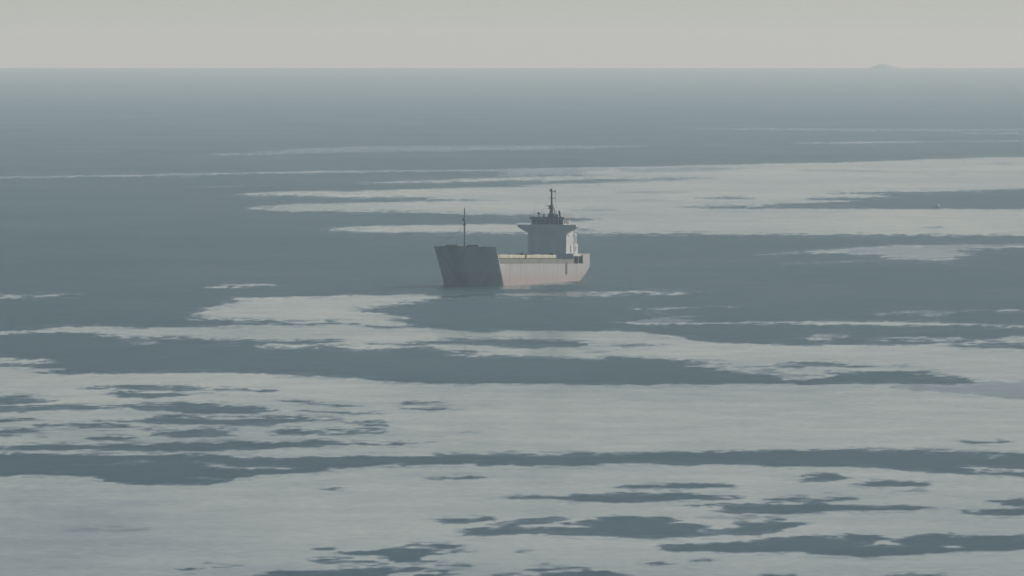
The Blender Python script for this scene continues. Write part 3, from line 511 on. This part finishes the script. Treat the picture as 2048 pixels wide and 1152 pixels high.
def build_ship():
    ship = bpy.data.objects.new('cargo_ship', None); COL.objects.link(ship)
    ship['label'] = 'grey cargo ship riding high in the water, bridge aft, bow toward the viewer'
    ship['category'] = 'ship'
    th = R(17.06)
    ship.location = (11.46, 2693.1, -0.698)
    ship.rotation_euler = (0, R(-1.0), -(math.pi / 2 + th))
    white = paint('white_house_paint', (0.51, 0.54, 0.555), 0.5, 0.10)
    dark = paint('dark_gear_paint', (0.075, 0.08, 0.085), 0.6, 0.15, streak=False)
    olive = paint('olive_coaming_paint', (0.125, 0.135, 0.105), 0.65, 0.25)
    cover = paint('pale_cover_paint', (0.56, 0.54, 0.42), 0.6, 0.2, streak=False)
    deckm = paint('deck_paint', (0.17, 0.13, 0.11), 0.7, 0.3, streak=False)
    mastm = paint('mast_paint', (0.11, 0.11, 0.11), 0.55, 0.12)
    hullm = hull_material()
    glass, nt, p = new_mat('window_glass')
    p.inputs['Base Color'].default_value = (0.05, 0.055, 0.06, 1); p.inputs['Roughness'].default_value = 0.25

    # --- hull shell, forecastle included
    BREAK = 75.6
    def ztop(s): return 8.55 + 0.25 * max(0, (s - 77) / 8)
    def shell(bm):
        NZ = 12
        ncol = len(plan(0.0))
        ref = plan(6.0)
        grid = {1: [], -1: []}
        for side in (1, -1):
            for c in range(ncol):
                col = []
                zt = ztop(ref[c][0]) if c >= ncol - len(BOW) else 4.62
                if c == ncol - len(BOW): zt = 7.3
                for r in range(NZ + 1):
                    z = -2.5 + (zt + 2.5) * r / NZ
                    s, b = plan(z)[c]
                    col.append(bm.verts.new((s, side * b, z)))
                grid[side].append(col)
        for side in (1, -1):
            g = grid[side]
            for c in range(ncol - 1):
                for r in range(NZ):
                    bm.faces.new((g[c][r], g[c + 1][r], g[c + 1][r + 1], g[c][r + 1]))
        for r in range(NZ):                                # transom
            bm.faces.new((grid[1][0][r], grid[-1][0][r], grid[-1][0][r + 1], grid[1][0][r + 1]))
        for r in range(1):
            pass
        bmesh.ops.remove_doubles(bm, verts=bm.verts, dist=0.002)
    part('hull', hullm, ship, shell, smooth=True)

    def flat_deck(bm, z, s_lo, s_hi, inset):
        pl = [(s, max(0.0, b - inset)) for s, b in plan(z) if s_lo <= s <= s_hi]
        a = [bm.verts.new((s, b, z)) for s, b in pl]; c = [bm.verts.new((s, -b, z)) for s, b in pl]
        for i in range(len(pl) - 1):
            bm.faces.new((a[i], a[i + 1], c[i + 1], c[i]))
    part('deck', deckm, ship, lambda bm: flat_deck(bm, 4.58, -3, 77.0, 0.02))
    part('forecastle_deck', deckm, ship, lambda bm: flat_deck(bm, 7.55, 75.0, 84.0, 0.03))
    def fbulk(bm):
        prev = None
        for k in range(7):
            z = 4.6 + 3.2 * k / 6
            s = stem(z) - 9.35
            row = [bm.verts.new((s, 7.2, z)), bm.verts.new((s, -7.2, z))]
            if prev: bm.faces.new((prev[0], prev[1], row[1], row[0]))
            prev = row
    part('forecastle_bulkhead', white, ship, fbulk)

    # --- foredeck gear
    for y in (2.6, -2.6):
        w = boxpart('windlass', dark, ship, 77.6, 79.2, y - 1.1, y + 1.1, 7.56, 8.35, bev=0.1)
        part('drum', dark, w, lambda bm: tube(bm, (78.4, y - 1.35, 8.5), (78.4, y + 1.35, 8.5), 0.52, seg=12))
    fm = part('foremast', mastm, ship, lambda bm: (tube(bm, (76.6, 0, 7.5), (76.6, 0, 12.3), 0.19, 0.17), tube(bm, (76.6, 0, 12.3), (76.6, 0, 17.5), 0.17, 0.11)))
    part('mast_light', dark, fm, lambda bm: (box(bm, 76.85, 77.25, -0.22, 0.22, 14.6, 15.1), box(bm, 76.4, 76.8, -0.6, 0.6, 14.45, 14.58), box(bm, 76.42, 76.78, -0.3, 0.3, 13.4, 13.9)))
    part('stay', dark, fm, lambda bm: [tube(bm, (76.6, 0, 16.9), (83.2, 0, 8.6), 0.03, seg=5), tube(bm, (76.6, 0, 13.0), (79.0, 6.0, 8.5), 0.025, seg=5), tube(bm, (76.6, 0, 13.0), (79.0, -6.0, 8.5), 0.025, seg=5)])

    # --- two holds: coaming with pontoon covers
    first = None
    for s0, s1, n in ((22.0, 45.9, 4), (47.0, 73.9, 4)):
        def coam(bm):
            box(bm, s0, s1, -5.5, 5.5, 4.58, 5.86, bev=0.05)
        part('hatch_coaming', olive, ship, coam)
        w = (s1 - s0) / n
        for i in range(n):
            h = boxpart('hatch_cover', cover, ship, s0 + i * w + 0.04, s0 + (i + 1) * w - 0.04, -5.62, 5.62, 5.88, 6.62 + 0.05 * ((i * 7) % 3), bev=0.06)
    for y in (7.02, -7.14):
        boxpart('bulwark', olive, ship, 12.7, 73.0, y, y + 0.12, 4.63, 5.68)
    for s, y in ((46.2, 4.7), (46.4, -4.6), (74.4, 5.2), (20.6, 4.2)):
        v = part('ventilator', dark, ship, lambda bm: tube(bm, (s, y, 4.58), (s, y, 6.7), 0.32))
        part('cowl', dark, v, lambda bm: tube(bm, (s, y, 6.5), (s, y, 7.15), 0.62, 0.5, seg=10))
    for s in (30.0, 38.5, 56.0, 66.5):
        part('deck_post', dark, ship, lambda bm: tube(bm, (s, 6.7, 4.6), (s, 6.7, 5.75), 0.09, seg=6))

    # --- raised poop with open gallery on each side
    boxpart('poop_deck', white, ship, 0.6, 12.6, -7.0, 7.0, 6.35, 6.95)
    boxpart('poop_deck', white, ship, -2.3, 0.6, -5.0, 5.0, 6.34, 6.93)
    boxpart('poop_bulkhead', white, ship, 12.15, 12.4, -7.0, 7.0, 4.6, 6.35)
    boxpart('poop_casing', white, ship, 5.6, 12.15, -5.2, 5.2, 4.6, 6.35)
    def sternplate(bm):
        pl = [(s, b) for s, b in plan(4.6) if s < 5.7] + [(5.7, HB)]
        for side in (1, -1):
            lo = [bm.verts.new((s, side * (b + 0.0), 4.6)) for s, b in pl]; hi = [bm.verts.new((s, side * (b + 0.0), 6.97)) for s, b in pl]
            for i in range(len(pl) - 1):
                bm.faces.new((lo[i], lo[i + 1], hi[i + 1], hi[i]))
        a = [bm.verts.new((-2.6, y, z)) for y, z in ((5.1, 4.6), (-5.1, 4.6), (-5.1, 6.97), (5.1, 6.97))]
        bm.faces.new(a)
        bmesh.ops.remove_doubles(bm, verts=bm.verts, dist=0.002)
    part('stern_plating', hullm, ship, sternplate, smooth=True)
    for s in (8.6, 12.3):
        for y in (7.0, -7.0):
            boxpart('gallery_post', white, ship, s - 0.12, s + 0.12, y - 0.1 if y > 0 else y, y if y > 0 else y + 0.1, 4.62, 6.34)

    # --- deckhouse
    house = boxpart('deckhouse', white, ship, 3.6, 11.0, -4.72, 4.72, 6.95, 12.45, bev=0.04)
    part('deck_edge', white, house, lambda bm: box(bm, 3.3, 11.06, -4.8, 4.8, 9.62, 9.74))
    boxpart('door', dark, house, 7.1, 7.8, 4.72, 4.76, 7.15, 8.9)
    for x in (5.0, 9.4):
        boxpart('window', glass, house, x - 0.22, x + 0.22, 4.72, 4.75, 10.9, 11.4)

    wing = part('bridge_wing', white, ship, lambda bm: prism(bm, [(-7.2, 13.2), (-6.6, 12.85), (-4.75, 11.85), (4.75, 11.85), (6.6, 12.85), (7.2, 13.2), (7.2, 13.75), (-7.2, 13.75)], 8.6, 11.3))
    part('wing_stanchion', mastm, wing, lambda bm: tube(bm, (9.5, 6.2, 6.95), (9.5, 6.2, 12.75), 0.09, seg=6))

    wh = boxpart('wheelhouse', white, ship, 5.4, 10.9, -3.95, 3.95, 12.45, 15.1, bev=0.04)
    for k in range(7):
        y = -3.3 + k * 1.1
        boxpart('window', glass, wh, 10.9, 10.94, y - 0.51, y + 0.51, 13.85, 14.95)
    for k, x in enumerate((9.9, 8.5, 7.1)):
        boxpart('window', glass, wh, x - 0.5, x + 0.5, 3.95, 3.99, 13.95, 14.85)
        boxpart('window', glass, wh, x - 0.5, x + 0.5, -3.99, -3.95, 13.95, 14.85)
    boxpart('roof', mastm, wh, 4.9, 11.35, -4.3, 4.3, 15.1, 15.55, bev=0.05)
    part('roof_rail', dark, wh, lambda bm: [tube(bm, a, b, 0.03, seg=5) for a, b in
         [((11.2, -4.2, 16.3), (11.2, 4.2, 16.3)), ((5.0, 4.2, 16.3), (11.2, 4.2, 16.3)), ((5.0, -4.2, 16.3), (11.2, -4.2, 16.3))] +
         [((11.2, y, 15.55), (11.2, y, 16.3)) for y in (-4.2, -2.1, 0, 2.1, 4.2)] + [((x, y, 15.55), (x, y, 16.3)) for x in (5.0, 8.0) for y in (4.2, -4.2)]])

    # --- radar mast
    ms = part('radar_mast', mastm, ship, lambda bm: (box(bm, 6.9, 8.1, -0.75, 0.75, 15.55, 16.4), tube(bm, (7.5, 0, 16.4), (7.5, 0, 18.3), 0.42, 0.32), tube(bm, (7.5, 0, 18.3), (7.5, 0, 22.3), 0.27, 0.18)))
    for y in (-0.85, 0.85):
        part('mast_leg', mastm, ms, lambda bm: tube(bm, (6.5, y, 15.5), (7.45, y * 0.15, 18.9), 0.13, 0.1, seg=6))
    part('yard', mastm, ms, lambda bm: box(bm, 7.4, 7.6, -0.75, 0.95, 20.0, 20.12))
    part('yard', mastm, ms, lambda bm: (box(bm, 7.35, 7.65, -0.5, 1.0, 21.55, 21.7), box(bm, 7.36, 7.64, -0.45, -0.2, 21.65, 22.1), box(bm, 7.36, 7.64, 0.75, 0.98, 21.4, 21.95)))
    part('radar_scanner', dark, ms, lambda bm: (box(bm, 7.85, 8.1, -0.95, 0.35, 18.05, 18.3), box(bm, 7.6, 8.1, -0.5, -0.2, 17.55, 18.05)))
    part('radar_platform', mastm, ms, lambda bm: box(bm, 7.0, 8.3, -0.9, 0.6, 17.45, 17.57))
    part('halyard', mastm, ms, lambda bm: (tube(bm, (7.5, 0.85, 21.6), (7.5, 1.25, 15.6), 0.035, seg=5), tube(bm, (7.5, -0.7, 20.0), (7.5, -2.6, 15.6), 0.02, seg=5)))
    part('searchlight', dark, ship, lambda bm: (tube(bm, (10.6, -2.2, 15.55), (10.6, -2.2, 16.3), 0.08, seg=6), tube(bm, (10.3, -2.2, 16.4), (10.9, -2.2, 16.4), 0.26, 0.3, seg=10)))
    part('compass_stand', dark, ship, lambda bm: (tube(bm, (9.8, -1.2, 15.55), (9.8, -1.2, 16.15), 0.2), tube(bm, (9.8, -1.2, 16.15), (9.8, -1.2, 16.35), 0.26, 0.12)))
    part('exhaust_pipe', dark, ship, lambda bm: (tube(bm, (6.6, 1.9, 15.5), (6.4, 1.55, 17.1), 0.24), tube(bm, (6.9, 1.2, 15.5), (6.9, 1.2, 16.2), 0.3)))
    for x, y, z in ((9.5, -3.6, 18.0), (6.0, -3.0, 17.4)):
        part('antenna', mastm, ship, lambda bm: tube(bm, (x, y, 15.5), (x, y, z), 0.03, seg=5))

    # --- aft casing and vent trunk behind the house
    cas = boxpart('aft_casing', white, ship, 1.0, 3.55, -4.4, 4.6, 6.95, 9.3, bev=0.05)
    part('vent_trunk', white, ship, lambda bm: (tube(bm, (2.2, 3.9, 9.3), (2.2, 3.9, 11.4), 0.75, 0.7, seg=14), tube(bm, (2.2, 3.9, 11.4), (2.2, 3.9, 11.8), 0.7, 0.35, seg=14)), smooth=False)
    boxpart('louvre', dark, cas, 2.6, 3.3, 4.6, 4.63, 7.6, 8.6)

    # --- boarding ladder hanging over the port side
    lad = part('boarding_ladder', dark, ship, lambda bm: [tube(bm, (s, 7.36, 4.9), (s, 7.36, 2.1), 0.05, seg=6) for s in (18.9, 19.7)])
    for k in range(9):
        boxpart('rung', dark, lad, 18.9, 19.7, 7.30, 7.42, 2.2 + k * 0.3, 2.32 + k * 0.3)
    return ship
ship = build_ship()

# ------------------------------------------------------------------ islet on the horizon
def build_islet():
    m = paint('islet_rock', (0.36, 0.36, 0.33), 0.9, 0.3, streak=False)
    bm = bmesh.new()
    nx, ny = 44, 14
    g = []
    for j in range(ny + 1):
        row = []
        for i in range(nx + 1):
            a = i / nx * 2 - 1; b = j / ny * 2 - 1
            x = a * 46; y = b * 26
            e = max(0.0, 1 - (x / 46) ** 2 - (y / 26) ** 2)
            h = 10.6 * math.exp(-((x + 9) / 14) ** 2) + 7.2 * math.exp(-((x - 14) / 17) ** 2) + 5 * math.exp(-((x + 27) / 9) ** 2)
            h = min(h, 11.9 + 0.5 * math.sin(x)) * e ** 0.45 + 0.8 * math.sin(x * 0.9 + y * 0.4) * e
            row.append(bm.verts.new((x, y, h - 0.6)))
        g.append(row)
    for j in range(ny):
        for i in range(nx):
            bm.faces.new((g[j][i], g[j][i + 1], g[j + 1][i + 1], g[j + 1][i]))
    o = link('islet', bm, m)
    o.location = (788.0, 24000.0, 0)
    o['label'] = 'faint low islet on the hazy horizon at right'
    o['category'] = 'islet'
build_islet()

# ------------------------------------------------------------------ floating marks
def build_buoy(x, y, size, label):
    wm = bpy.data.materials.get('buoy_white') or paint('buoy_white', (0.8, 0.8, 0.78), 0.4, 0.05, streak=False)
    rt = bpy.data.objects.new('buoy', None); COL.objects.link(rt)
    rt.location = (x, y, 0); rt['label'] = label; rt['category'] = 'buoy'
    part('float', wm, rt, lambda bm: (tube(bm, (0, 0, -0.2 * size), (0, 0, 0.28 * size), 0.42 * size, 0.5 * size, seg=14), tube(bm, (0, 0, 0.28 * size), (0, 0, 0.5 * size), 0.5 * size, 0.18 * size, seg=14)))
    part('lifting_eye', wm, rt, lambda bm: tube(bm, (0, 0, 0.48 * size), (0, 0, 0.72 * size), 0.06 * size, seg=6))
build_buoy(145.3, 3878.8, 1.7, 'bright small white buoy on the dark rippled band at right')
